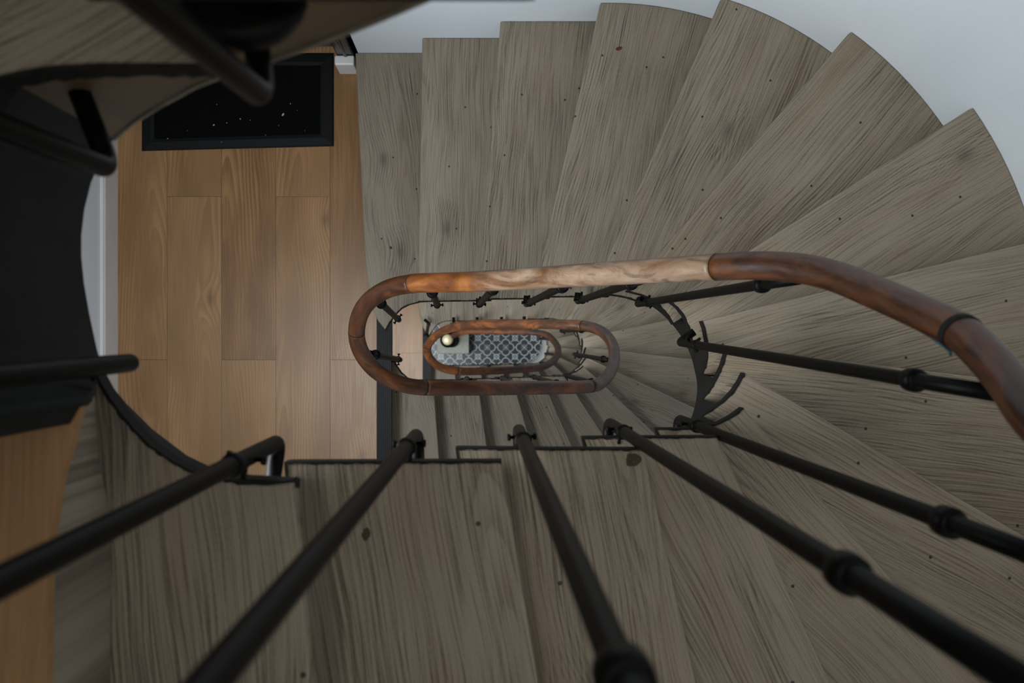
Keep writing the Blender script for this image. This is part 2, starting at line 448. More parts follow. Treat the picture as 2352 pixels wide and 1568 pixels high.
# ------------------------------------------------------------------ one tread (outline in plan units) with its riser and dark inner edge
LAP = 0.080 / U
def make_tread(parent, inner, outer0, back_in, back_out, d, front=None, thick=0.024, name='tread', riser_dz=H, extra_outer=None, riser_in=0.02):
    """inner: plan polyline of the inner end, first point on the nosing, last on the back edge."""
    outer = extra_outer if extra_outer else arc_between(outer0, back_out)
    poly = list(inner) + list(reversed(outer))
    if front: poly += front                     # extra points on the nosing from outer to inner
    z = zd(d)
    v = Vector(outer0) - Vector(inner[0]); ang = math.atan2(v.y, v.x)
    mid = (Vector(outer0) + Vector(inner[0])) / 2
    org = Vector((mid.x * U, mid.y * U, z))
    bm = bmesh.new()
    prism(bm, [(p[0] * U, p[1] * U) for p in poly], z - thick, z)
    t = link(name, bm, M['oak'], parent, org, ang, bevel=0.004)
    # dark uneven edge along the inner end
    ed = [Vector((p[0] * U, p[1] * U, 0)) for p in inner]
    bo = Vector((back_out[0] * U, back_out[1] * U, 0)); ed.append(ed[-1] + (bo - ed[-1]).normalized() * 0.035)
    fine = []
    for i in range(len(ed) - 1):
        n = max(1, int((ed[i + 1] - ed[i]).length / 0.006))
        fine += [ed[i].lerp(ed[i + 1], j / n) for j in range(n)]
    fine.append(ed[-1])
    cen = Vector((mid.x * U, mid.y * U, 0))
    bm = bmesh.new(); rows = []
    for i, p in enumerate(fine):
        tg = (fine[min(len(fine) - 1, i + 1)] - fine[max(0, i - 1)]).normalized()
        nrm = Vector((-tg.y, tg.x, 0))
        if nrm.dot(cen - p) < 0: nrm = -nrm
        w = 0.0021 + 0.0026 * noise.noise(p * 160 + Vector((0, 0, d))) + 0.0018 * noise.noise(p * 60)
        w = max(0.0012, w)
        q = p - nrm * 0.0015; r = p + nrm * w
        rows.append([bm.verts.new((q.x, q.y, z - thick - 0.002)), bm.verts.new((q.x, q.y, z + 0.0012)),
                     bm.verts.new((r.x, r.y, z + 0.0012)), bm.verts.new((r.x, r.y, z - thick - 0.002))])
    for i in range(len(rows) - 1):
        for k in range(4):
            bm.faces.new((rows[i][k], rows[i][(k + 1) % 4], rows[i + 1][(k + 1) % 4], rows[i + 1][k]))
    bm.faces.new(rows[0]); bm.faces.new(list(reversed(rows[-1])))
    e = link('edge_trim', bm, M['edge'], t, org, ang); e['label'] = 'dark ragged edge of the tread end'
    # riser below the nosing
    a = Vector(inner[0]); b = Vector(outer0)
    u = (b - a).normalized(); back = Vector((-u.y, u.x))
    if back.dot(Vector(inner[-1]) - a) < 0: back = -back
    k = 0.030 / U; th = 0.014 / U
    a2 = a + u * (riser_in / U) + back * k; b2 = b - u * (0.012 / U) + back * k
    while not inside(b2 + back * th, RW - 12): b2 -= u * 20
    bm = bmesh.new()
    prism(bm, [(q[0] * U, q[1] * U) for q in (a2, b2, b2 + back * th, a2 + back * th)], z - riser_dz + 0.001, z - thick - 0.001)
    link('riser', bm, M['oak'], t, org, ang)
    return t

def shift_line(a, b, dist, toward):
    a, b = Vector(a), Vector(b); u = (b - a).normalized(); n = Vector((-u.y, u.x))
    if n.dot(Vector(toward) - a) < 0: n = -n
    return a + n * dist, b + n * dist

# ------------------------------------------------------------------ the flight from the doormat landing up to the next landing
flight = empty('stair_flight', Q(9000, 3000, D1), 'large flight of grey oak treads sweeping round from the doormat landing', 'staircase', 'flights of the staircase')
def px_line(d, *pts): return [pl(x, y, d) for x, y in pts]
NOS = {   # tread: (inner px, a second px on the nosing)
    2: ((960, 692), (970, 92)), 3: ((1095, 687), (1150, 45)), 4: ((1224, 682), (1380, 3)), 5: ((1360, 676), (1658, -5)),
    6: ((1439, 668), (1965, 61)), 7: ((1540, 693), (2245, 240)), 8: ((1612, 737), (2352, 560)), 9: ((1668, 797), (2114, 850)),
    10: ((1710, 856), (2294, 1197)), 11: ((1708, 937), (1935, 1200)), 12: ((1648, 1003), (1800, 1336)), 13: ((1478, 1033), (1598, 1568)),
    14: ((1152, 1060), (1235, 1568)), 15: ((673, 1104), (715, 1568)), 16: ((187, 933), (107, 1568))}
INN = {   # inner end, from the nosing to the back edge, in pixels
    2: [(960, 692), (1040, 691), (1128, 690)], 3: [(1095, 687), (1170, 686), (1262, 685)], 4: [(1224, 682), (1300, 681), (1398, 681)],
    5: [(1360, 676), (1390, 676), (1413, 678), (1440, 683), (1466, 691)],
    6: [(1439, 668), (1475, 677), (1497, 688), (1516, 702), (1532, 721), (1546, 744)],
    7: [(1540, 693), (1556, 706), (1570, 724), (1581, 748), (1589, 778), (1591, 800)],
    8: [(1612, 737), (1619, 757), (1624, 785), (1625, 812), (1621, 838), (1613, 860)],
    9: [(1668, 797), (1667, 815), (1659, 841), (1645, 870), (1630, 896), (1612, 919)],
    10: [(1710, 856), (1700, 876), (1686, 897), (1665, 920), (1640, 938), (1612, 956)],
    11: [(1708, 937), (1682, 956), (1650, 973), (1612, 983), (1560, 985), (1505, 985)],
    12: [(1648, 1003), (1500, 1004), (1338, 1005)], 13: [(1478, 1032), (1260, 1031), (1048, 1029)],
    14: [(1152, 1060), (900, 1061), (655, 1062)],
    15: [(673, 1104), (650, 1108), (600, 1110), (560, 1108), (520, 1103), (491, 1097), (440, 1083), (400, 1063), (345, 1025), (306, 985), (268, 938), (238, 893), (215, 850)]}
def nos(k):
    d = D1 - k
    a = pl(*NOS[k][0], d); b = pl(*NOS[k][1], d)
    return a, hit(a, b)
# first tread: its front edge bows and ends in a point over the black nosing
d = D1 - 1
in1 = px_line(d, (885, 758), (894, 742), (908, 722), (922, 708), (940, 699), (965, 693), (1000, 691), (1010, 691))
n2 = nos(2); bk = shift_line(n2[0], n2[1], LAP, (5000, 5000))
out1 = hit(pl(840, 600, d), pl(817, 140, d))
fr = px_line(d, (826, 330), (834, 500), (839, 600), (846, 668), (857, 712), (868, 736))
make_tread(flight, in1, out1, in1[-1], hit(bk[0], bk[1]), d, front=fr, riser_in=0.16)
for k in range(2, 16):
    d = D1 - k
    a, b = nos(k)
    inner = px_line(d, *INN[k])
    na, nb = nos(k + 1)
    if k < 15:
        bk = shift_line(na, nb, LAP, na + (na - a) * 2 if k < 15 else na)
        back_out = hit(inner[-1], inner[-1] + (nb - na))
        make_tread(flight, inner, b, inner[-1], back_out, d)
    else:
        back_out = Vector((nb.x - LAP, -RW + 12))
        make_tread(flight, inner, b, inner[-1], back_out, d)

# curved dark string at the round end and recessed strings on the straights
def string_band(parent, plan, top_d, bot_d, mat, name='string', thick=0.03, label=None):
    top = [Q(p[0], p[1], t) for p, t in zip(plan, top_d)]
    bot = [Q(p[0], p[1], t) for p, t in zip(plan, bot_d)]
    outw = []
    for i in range(len(plan)):
        tg = Vector((plan[min(len(plan) - 1, i + 1)][0] - plan[max(0, i - 1)][0], plan[min(len(plan) - 1, i + 1)][1] - plan[max(0, i - 1)][1], 0)).normalized()
        nrm = Vector((-tg.y, tg.x, 0))
        if nrm.dot(Vector((plan[i][0] - 800, plan[i][1], 0))) < 0: nrm = -nrm
        outw.append(nrm)
    bm = bmesh.new(); ribbon(bm, top, bot, thick, outw)
    o = link(name, bm, mat, parent, top[0])
    if label: o['label'] = label
    return o
def turn(R, cx, n=28, a0=84, a1=-84):
    return [(cx + R * math.cos(math.radians(a0 + (a1 - a0) * i / n)), R * math.sin(math.radians(a0 + (a1 - a0) * i / n))) for i in range(n + 1)]
# nosing height round the turn, from the tread corners themselves
def interp(x, xs, ys):
    for i in range(len(xs) - 1):
        if x <= xs[i + 1]: return ys[i] + (ys[i + 1] - ys[i]) * (x - xs[i]) / (xs[i + 1] - xs[i])
    return ys[-1]
tp = turn(2065, 4850, 90)
aa = []; kk = []
for k in range(5, 14):
    q = nos(k)[0]; aa.append(-math.degrees(math.atan2(q.y, q.x - 4850)) if k < 13 else 100); kk.append(k)
kk_at = [interp(-math.degrees(math.atan2(p[1], p[0] - 4850)), aa, kk) for p in tp]
def cover(p):
    a = math.degrees(math.atan2(p[1], p[0] - 4850))
    for lim, k in ((59.5, 5), (21, 6), (-4, 7), (-26.7, 8), (-49.8, 9), (-65.8, 10)):
        if a > lim: return k
    return 11
tops = [D1 - cover(p) + 0.16 for p in tp]
string_band(flight, tp, tops, [interp(-math.degrees(math.atan2(p[1], p[0] - 4850)), [-90, -60, -20.7, 0, 23.8, 35.7, 55.9, 73, 90], [17.6, 17.0, 15.75, 14.95, 13.95, 13.35, 12.4, 11.5, 11.0]) for p in tp], M['string_dark'], label='dark curved string under the winding treads')
string_band(flight, [(-3000, 2650), (4000, 2650)], [D1 - 2 + 1.25, D1 - 5 + 1.25], [D1 - 2 + 1.9, D1 - 5 + 1.9], M['string_dark'])
string_band(flight, [(4000, -2750), (-2600, -2750)], [D1 - 12.3 + 1.25, D1 - 14.8 + 1.25], [D1 - 12.3 + 1.7, D1 - 14.8 + 1.7], M['string_dark'])

# ------------------------------------------------------------------ lower flights (18 risers of 0.151 m)
R2 = 16.0 / 18
D0 = D1 + 16.0
DG = D0 + 16.0
WR, WC = 1900.0, 4750.0
LOW = {  # nosing pixels of the flight from the lower landing, (inner side px, outer side px)
    2: ((1029, 734), (1029, 700)), 3: ((1098, 734), (1100, 690)), 4: ((1160, 734), (1164, 690)), 5: ((1212, 730), (1222, 690)),
    6: ((1257, 719), (1278, 683)), 7: ((1299, 734), (1329, 688)), 8: ((1342, 739), (1424, 691)), 9: ((1398, 762), (1495, 742)),
    10: ((1426, 803), (1595, 824)), 11: ((1424, 854), (1589, 933)), 12: ((1385, 895), (1503, 1002)), 13: ((1323, 905), (1385, 1000)),
    14: ((1260, 905), (1314, 1028)), 15: ((1187, 905), (1209, 985)), 16: ((1101, 905), (1118, 1028)), 17: ((997, 905), (1008, 1055))}
def low_nos(k):
    dd = D0 - R2 * k
    a = pl(*LOW[k][0], dd); b = pl(*LOW[k][1], dd)
    u = (a - b).normalized()
    # the inner end lies on the well
    p = b.copy(); 
    for _ in range(4000):
        if inside(p, WR, WC) : break
        p = p + u * 10
        if p.x < -8000 or p.x > 9000: break
    return p, hit(p, b)
def lower_flight(base_d, label, smat, slabel, n_first=1, sdrop=1.9):
    f = empty('stair_flight', Q(9000, -3000, base_d), label, 'staircase', 'flights of the staircase')
    for k in range(n_first, 18):
        dd = base_d - R2 * k
        if k == 1:
            s = (D1 - 1)
            inn = [pl(x, y, s) for x, y in ((885, 758), (894, 742), (908, 722), (922, 708), (940, 699), (965, 693), (1000, 691))]
            frn = [pl(x, y, s) for x, y in ((826, 330), (834, 500), (839, 600), (846, 668), (857, 712), (868, 736))]
            o0 = hit(pl(840, 600, s), pl(817, 140, s))
            na, nb = low_nos(2)
            inn[-1] = Vector((na.x + LAP, 1900))
            make_tread(f, inn, o0, inn[-1], hit(inn[-1], inn[-1] + (nb - na)), dd, front=frn, riser_dz=R2 * H, riser_in=0.16)
            continue
        a, b = low_nos(k)
        if k < 17:
            na, nb = low_nos(k + 1)
            s1 = s_of(na, WR, WC) + (LAP if abs(na.x) < 4000 else LAP * 0.55)
            inner = arc_between(a, at_s(s1, WR, WC), WR, WC, 200)
            make_tread(f, inner, b, inner[-1], hit(inner[-1], inner[-1] + (nb - na)), dd, riser_dz=R2 * H)
        else:
            inner = [a, Vector((-3400, -1960)), Vector((-3900, -1760)), Vector((-4250, -1450)), Vector((-4500, -1080)), Vector((-4660, -700)), Vector((-5050, -650))]
            make_tread(f, inner, b, inner[-1], Vector((-5050, -RW + 12)), dd, riser_dz=R2 * H)
    plan = turn(2000, 4750, 80)
    ang = [-math.degrees(math.atan2(p[1], p[0] - 4750)) for p in plan]
    xa = []; xk = []
    for k in range(6, 15):
        q = low_nos(k)[0]; xa.append(-math.degrees(math.atan2(q.y, q.x - 4750))); xk.append(k)
    ks = [interp(t, xa, xk) for t in ang]
    if sdrop:
        string_band(f, plan, [base_d - R2 * math.floor(k - 0.12) + .18 for k in ks], [base_d - R2 * k + sdrop for k in ks], smat, label=slabel)
    else:
        big = [(p[0] * 1.0 + (p[0] - 4750) * 0.16, p[1] * 1.14) for p in plan]
        string_band(f, big, [base_d - R2 * math.floor(k - 0.12) + .18 for k in ks], [base_d - 0.01] * len(ks), smat, label=slabel)
    string_band(f, [(-2800, 2600), (4200, 2600)], [base_d - R2 * 2 + 1.2, base_d - R2 * 5.6 + 1.2], [base_d - R2 * 2 + 1.8, base_d - R2 * 5.6 + 1.8], smat)
    string_band(f, [(4200, -2600), (-2600, -2600)], [base_d - R2 * 13.5 + 1.2, base_d - R2 * 17 + 1.2], [base_d - R2 * 13.5 + 1.8, base_d - R2 * 17 + 1.8], smat)
    return f
lower_flight(D0, 'flight of grey oak treads one storey down seen under the large handrail loop', M['string_dark'], 'dark curved string of the lower flight')
lower_flight(DG, 'lowest flight of grey treads around the patterned tile floor', M['string_white'], 'white painted string at the round end', sdrop=0)

# ------------------------------------------------------------------ the flight that starts above, top left
up = empty('stair_flight', Q(-5000, 6000, 5.4), 'blurred start of the upper flight with its dark curved string in the top left corner', 'staircase', 'flights of the staircase')
U17 = [(-190, 990), (-150, 700), (-120, 480), (-75, 300), (0, 178), (60, 164), (130, 154), (230, 149), (385, 150), (520, 150)]
in17 = px_line(4.4, *U17)
out17 = [Vector((-12500, -4200)), Vector((-12500, RW - 400)), Vector((in17[-1].x - 900, RW - 400))]
make_tread(up, in17, out17[0], in17[-1], out17[-1], 4.4, extra_outer=out17)
in18 = [Vector((-3225, 2816)), Vector((-1500, 2816)), Vector((400, 2816))]
make_tread(up, in18, Vector((-3900, RW - 400)), in18[-1], Vector((500, RW - 400)), 3.4, extra_outer=[Vector((-3900, RW - 400)), Vector((500, RW - 400))])
in19 = [Vector((-400, 2816)), Vector((1000, 2816)), Vector((2800, 2816))]
make_tread(up, in19, Vector((-500, RW - 400)), in19[-1], Vector((3000, RW - 400)), 2.4, extra_outer=[Vector((-500, RW - 400)), Vector((3000, RW - 400))])
# string of the left turn: lower edge read along the picture, upper edge under the treads
LB = [(690, 1096, 6.62), (640, 1093, 6.64), (580, 1090, 6.66), (510, 1084, 6.7), (430, 1046, 6.75), (350, 985, 6.8), (290, 926, 6.8), (240, 866, 6.75)]
plan = [tuple(pl(x, y, q)) for x, y, q in LB]
string_band(flight, plan, [6.38 + 0.06] * len(plan), [q for _, _, q in LB], M['string_dark'], thick=0.012, label='dark curved string below the last grey tread')
LC = [(187, 934, 5.42), (200, 908, 5.7), (220, 884, 6.2), (240, 866, 6.75), (222, 800, 6.7), (205, 720, 6.6), (193, 650, 6.5), (187, 590, 6.4), (187, 540, 6.3), (194, 480, 6.25), (209, 420, 6.2), (232, 364, 6.1), (262, 318, 6.0)]
plan = [tuple(pl(x, y, q)) for x, y, q in LC]
string_band(up, plan, [4.42] * len(plan), [q for _, _, q in LC], M['string_dark'], thick=0.02, label='dark curved string of the left turn')
LD = [(262, 318, 6.0), (300, 285, 5.78), (350, 252, 5.5), (410, 218, 5.25), (480, 184, 4.95), (740, 94, 4.33), (970, 0, 3.82), (1250, -130, 3.27)]
plan = [tuple(pl(x, y, q)) for x, y, q in LD]
string_band(up, plan, [4.42, 4.42, 4.42, 4.42, 4.42, 3.45, 2.9, 2.4], [q for _, _, q in LD], M['string_brown'], thick=0.02, label='brown string of the straight part')
bm = bmesh.new()
lo = [Q(*pl(x, y, q), q) for x, y, q in LD]
tube(bm, catmull(lo, 5), 0.0035, 8)
link('string_bead', bm, M['oak'], up, lo[0])
# round iron cup on the string behind the nearest baluster foot
bm = bmesh.new()
lathe(bm, [(0.0, -0.004), (0.030, 0.0), (0.044, 0.012), (0.050, 0.026), (0.050, 0.034), (0.038, 0.036)], Q(*pl(594, 66, 4.15), 4.15) + Vector((0, 0.0, 0.02)), (0, 0.45, 1.0), 28)
link('bracket_cup', bm, M['iron'], up, Q(*pl(598, 118, 4.15), 4.15))

# ------------------------------------------------------------------ landings
def slab(name, pts, z, thick, mat, label, cat='floor'):
    bm = bmesh.new(); prism(bm, [(p[0] * U, p[1] * U) for p in pts], z - thick, z)
    o = link(name, bm, mat)
    return tag(o, label, cat, kind='structure')
YD = 14900.0
slab('floor', [(XL, -RW), (-5286, -RW), (-5286, 2600), (-5286, RW - 6), (-6500, RW - 6), (-6500, YD), (XL, YD)], 0.0, 0.16, M['laminate'], 'warm oak laminate landing with the black doormat on it')
slab('floor', [(XL, -RW), (-5286, -RW), (-5286, RW - 6), (-6500, RW - 6), (-6500, YD), (XL, YD)], zd(D0), 0.16, M['laminate'], 'oak laminate landing one storey down, seen inside the large handrail loop')
fe = px_line(5.4, (187, 933), (178, 960), (166, 1010), (141, 1090), (122, 1200), (112, 1309), (107, 1568)); fe.append(Vector((fe[-1].x, -RW + 30)))
L2 = [(XL, -RW)] + [(fe[-1].x, -RW)] + [tuple(p) for p in reversed(fe)] + [tuple(pl(90, 944, 5.4)), tuple(pl(50, 956, 5.4)), tuple(pl(44, 975, 5.4)), tuple(pl(0, 998, 5.4)), (XL, -1600)]
slab('floor', L2, zd(5.4), 0.014, M['laminate'], 'oak laminate landing edge blurred at the lower left corner')
slab('floor', [(XL, -RW), (CX + RW, -RW), (CX + RW, YD), (XL, YD)], zd(DG), 0.12, M['tiles'], 'black and white patterned tile floor at the bottom of the well')

bm = bmesh.new()
rp = [Q(p.x - 60 - 660 * max(0.0, min(1.0, (p.y + 2600) / 1800)), p.y, 5.4) + Vector((0, 0, -0.015)) for p in fe[::-1]]
ribbon(bm, rp, [p + Vector((0, 0, -0.153)) for p in rp], 0.012, [Vector((-1, 0, 0))] * len(rp))
link('riser', bm, M['oak'], flight, rp[0], math.pi / 2)

def nosing_strip(zb, label):
    bm = bmesh.new()
    x0, x1 = -5286 * U, -4560 * U
    n = 9; w = (x1 - x0)
    prof = [(x0, zb - 0.004)]
    for i in range(n):
        c = x0 + w * (i + 0.5) / n; q = w / n
        prof += [(c - q * 0.42, zb + 0.001), (c - q * 0.30, zb + 0.0045), (c + q * 0.30, zb + 0.0045), (c + q * 0.42, zb + 0.001)]
    prof += [(x1, zb), (x1, zb - 0.05), (x1 - 0.006, zb - 0.05), (x1 - 0.006, zb - 0.006), (x0, zb - 0.006)]
    y0, y1 = (-RW + 20) * U, 1500 * U
    a = [bm.verts.new((x, y0, z)) for x, z in prof]; b = [bm.verts.new((x, y1, z)) for x, z in prof]
    m = len(prof)
    bm.faces.new(a); bm.faces.new(list(reversed(b)))
    for i in range(m): bm.faces.new((a[i], a[(i + 1) % m], b[(i + 1) % m], b[i]))
    o = link('stair_nosing', bm, M['nosing'])
    return tag(o, label, 'nosing', 'ribbed landing nosings')
nosing_strip(0.0, 'black ribbed nosing along the edge of the doormat landing')
nosing_strip(zd(D0), 'black ribbed nosing of the lower landing inside the handrail loop')

# ------------------------------------------------------------------ walls, baseboard, door
ZT, ZB = CZ + 3.9, zd(DG)
def wall(name, pts, z0, z1, mat, label, thick=0.02, side=-1):
    """Vertical sheet along plan points with a thickness; UV in metres."""
    bm = bmesh.new(); lay = bm.loops.layers.uv.verify()
    P2 = [Vector((p[0] * U, p[1] * U)) for p in pts]
    out = []
    for i in range(len(P2)):
        t = (P2[min(len(P2) - 1, i + 1)] - P2[max(0, i - 1)]).normalized()
        out.append(P2[i] + Vector((-t.y, t.x)) * thick * side)
    s = [0.0]
    for i in range(1, len(P2)): s.append(s[-1] + (P2[i] - P2[i - 1]).length)
    V = [[bm.verts.new((p.x, p.y, z)) for p in row] for row in (P2, out) for z in (z0, z1)]
    for (r0, r1) in ((0, 1), (2, 3), (0, 2), (1, 3)):
        for i in range(len(P2) - 1):
            f = bm.faces.new((V[r0][i], V[r0][i + 1], V[r1][i + 1], V[r1][i]))
            f.smooth = True
            zs = (z0, z1) if r0 in (0, 2) and r1 in (1, 3) else (z0, z0)
            for lp, (uu, vv) in zip(f.loops, ((s[i], zs[0]), (s[i + 1], zs[0]), (s[i + 1], zs[1]), (s[i], zs[1]))):
                lp[lay].uv = (uu, vv)
    for i in (0, len(P2) - 1):
        bm.faces.new((V[0][i], V[1][i], V[3][i], V[2][i]))
    o = link(name, bm, mat)
    for p in o.data.polygons: p.use_smooth = False
    return tag(o, label, 'wall', kind='structure')
n = 72
curve = [(-6150, RW)] + [(CX, RW)] + [(CX + RW * math.cos(a), RW * math.sin(a)) for a in [math.pi / 2 - math.pi * i / n for i in range(1, n)]] + [(CX, -RW), (XL, -RW)]
w = wall('wall_right', curve, ZB, ZT, M['wall'], 'white textured wallpaper wall curving round the outside of the stairs', side=1)
for p in w.data.polygons: p.use_smooth = True
wall('wall_left', [(XL, -RW), (XL, YD)], ZB, ZT, M['wall'], 'pale wallpaper wall at the left end of the landing', side=1)
wall('wall_back', [(XL, YD), (-6150, YD), (-6150, RW)], ZB, ZT, M['plaster'], 'wall of the door recess behind the doormat', side=1)
bm = bmesh.new(); box(bm, (XL - 300) * U, (CX + RW + 300) * U, (-RW - 300) * U, (YD + 300) * U, ZT, ZT + 0.05)
tag(link('ceiling', bm, M['plaster']), 'plaster ceiling over the stairwell', 'ceiling', kind='structure')
bm = bmesh.new(); box(bm, XL * U, -5286 * U, -RW * U, YD * U, zd(D1 - 32) - 0.2, zd(D1 - 32))  # unseen slab added overhead to shade the left landing and treads
tag(link('ceiling', bm, M['plaster']), 'unseen landing one storey further up, added for its shade', 'ceiling', kind='structure')

def baseboard(name, zb, label):
    bm = bmesh.new()
    x0 = XL * U
    y0, y1 = (-RW + 30) * U, (YD - 3300) * U
    prof = [(x0 + 0.001, 0.0), (x0 + 0.018, 0.0), (x0 + 0.018, 0.118), (x0 + 0.012, 0.130), (x0 + 0.001, 0.132)]
    a = [bm.verts.new((x, y0, zb + z)) for x, z in prof]; b = [bm.verts.new((x, y1, zb + z)) for x, z in prof]
    m = len(prof)
    bm.faces.new(a); bm.faces.new(list(reversed(b)))
    for i in range(m): bm.faces.new((a[i], a[(i + 1) % m], b[(i + 1) % m], b[i]))
    return tag(link(name, bm, M['white']), label, 'baseboard', kind='structure')
baseboard('baseboard_left', 0.001, 'white baseboard along the left end of the landing')
# short baseboard end beside the black door frame
bm = bmesh.new(); box(bm, -7100 * U, -6170 * U, 13240 * U, 13700 * U, 0.001, 0.128)
tag(link('baseboard_back', bm, M['white'], bevel=0.006), 'short white baseboard block between the black door frame and the first tread', 'baseboard', kind='structure')
# door frame and door
door = empty('door_1', Q(-9000, 14500, D1), 'black door and frame behind the doormat, top left of the first tread', 'door', kind='structure')
def frame_box(name, x0, x1, y0, y1, z0, z1, bev=0.004):
    bm = bmesh.new(); box(bm, x0 * U, x1 * U, y0 * U, y1 * U, z0, z1)
    return link(name, bm, M['blackpaint'], door, Vector((x0 * U, y0 * U, z0)), bevel=bev)
frame_box('door_frame', -7000, -6170, 13710, 14860, 0.001, 2.05)
frame_box('door_casing', -6640, -6480, 13580, 13705, 0.131, 2.05)
frame_box('door_casing', -6470, -6165, 13560, 13640, 0.173, 2.05)
frame_box('door_frame', -17700, -16900, 13710, 14860, 0.001, 2.05)
frame_box('door_leaf', -16890, -7010, 14560, 14860, 0.012, 2.05)

# ------------------------------------------------------------------ doormat
mat_o = empty('doormat', Q(-12000, 12000, D1), 'black rubber-edged doormat lying on the oak landing', 'doormat')
mx0, mx1, my0, my1 = -16820, -7383, 9480, 14300
bm = bmesh.new()
bw = 640
outer = [(mx0, my0), (mx1, my0 + 235), (mx1, my1), (mx0, my1)]
inn = [(mx0 + bw, my0 + bw * .9), (mx1 - bw, my0 + 235 + bw * .9), (mx1 - bw, my1 - bw), (mx0 + bw, my1 - bw)]
prof = [(0.0, 0.001), (0.12, 0.006), (0.72, 0.010), (1.0, 0.008)]
loops = []
for t, z in prof:
    loops.append([bm.verts.new(((o[0] + (i[0] - o[0]) * t) * U, (o[1] + (i[1] - o[1]) * t) * U, z)) for o, i in zip(outer, inn)])
bot = [bm.verts.new((o[0] * U, o[1] * U, 0.0005)) for o in outer]; bin_ = [bm.verts.new((o[0] * U, o[1] * U, 0.0005)) for o in inn]
seq = [bot] + loops + [bin_]
for a, b in zip(seq, seq[1:] + [seq[0]]):
    for i in range(4):
        bm.faces.new((a[i], a[(i + 1) % 4], b[(i + 1) % 4], b[i]))
link('rubber_border', bm, M['rubber'], mat_o, Q(mx0, my0, D1))
bm = bmesh.new(); g = 26
vs = [[None] * (g + 1) for _ in range(g + 1)]
for i in range(g + 1):
    for j in range(g + 1):
        a = Vector(inn[0]).lerp(Vector(inn[1]), i / g); b = Vector(inn[3]).lerp(Vector(inn[2]), i / g); p = a.lerp(b, j / g)
        vs[i][j] = bm.verts.new((p.x * U, p.y * U, 0.0062 + 0.0012 * noise.noise(Vector((p.x * 0.004, p.y * 0.004, 1)))))
for i in range(g):
    for j in range(g): bm.faces.new((vs[i][j], vs[i + 1][j], vs[i + 1][j + 1], vs[i][j + 1]))
link('pile', bm, M['mat'], mat_o, Q(mx0, my0, D1))
# crumbs caught in the pile
bm = bmesh.new()
cr = [(650, 263, 4.2), (491, 287, 2.6), (552, 273, 2.0), (521, 282, 1.4), (667, 238, 1.6), (498, 240, 1.2), (385, 318, 1.6), (509, 326, 1.5), (683, 253, 1.1), (640, 288, 1.2), (468, 322, 1.1), (575, 276, 1.2), (430, 300, 1.0), (700, 300, 1.0), (610, 310, 1.0)]
for x, y, s in cr:
    c = P(x, y, D1 - 0.05); r = s * 0.0017746 * 0.7
    bmesh.ops.create_icosphere(bm, subdivisions=1, radius=r, matrix=Matrix.Translation(c) @ Matrix.Rotation(random.random() * 3, 4, 'Z') @ Matrix.Diagonal((1.5, 0.8, 0.5, 1)))
tag(link('crumbs', bm, M['crumb']), 'pale crumbs scattered on the black doormat', 'crumbs', kind='stuff')
# leaf scraps on the treads
def scrap(px, py, d, l, w, ang, label):
    c = P(px, py, d) + Vector((0, 0, 0.0025)); bm = bmesh.new(); m = 9
    ring = []
    for i in range(m):
        t = 2 * math.pi * i / m; rr = 0.75 + 0.35 * random.random()
        x, y = l * rr * math.cos(t), w * rr * math.sin(t)
        ring.append((c.x + x * math.cos(ang) - y * math.sin(ang), c.y + x * math.sin(ang) + y * math.cos(ang), c.z + 0.002 * random.random()))
    a = [bm.verts.new(p) for p in ring]; b = [bm.verts.new((p[0], p[1], p[2] - 0.0012)) for p in ring]
    top = bm.verts.new((c.x, c.y, c.z + 0.003))
    for i in range(m):
        bm.faces.new((a[i], a[(i + 1) % m], top)); bm.faces.new((a[i], a[(i + 1) % m], b[(i + 1) % m], b[i]))
    bm.faces.new(b)
    tag(link('leaf_scrap', bm, M['leaf'], None, c), label, 'leaf', 'leaf scraps on the treads')
scrap(1421, 112, D1 - 4, 0.013, 0.006, 0.1, 'small brown leaf scrap lying near the wall end of a tread')
scrap(898, 569, D1 - 1, 0.008, 0.004, -0.9, 'tiny brown leaf scrap lying on the first tread beside the landing')

M['stain'] = m_plain('dark_wood_stain', lin((66, 54, 42)), 0.7, 0.3, 0, 220, 0.35, 0.1)
def stain(px, py, d, l, w):
    c = P(px, py, d); bm = bmesh.new(); m = 22; ph = random.random() * 6
    ring = []
    for i in range(m):
        t = 2 * math.pi * i / m; rr = 0.8 + 0.3 * noise.noise(Vector((math.cos(t) * 1.7 + ph, math.sin(t) * 1.7, d)))
        ring.append((c.x + w * rr * math.cos(t), c.y + l * rr * math.sin(t)))
    prism(bm, ring, c.z + 0.0002, c.z + 0.0007)
    link('stain', bm, M['stain'], flight, c)
stain(1455, 1056, D1 - 13, 0.013, 0.015)
stain(842, 1226, D1 - 14, 0.011, 0.008)

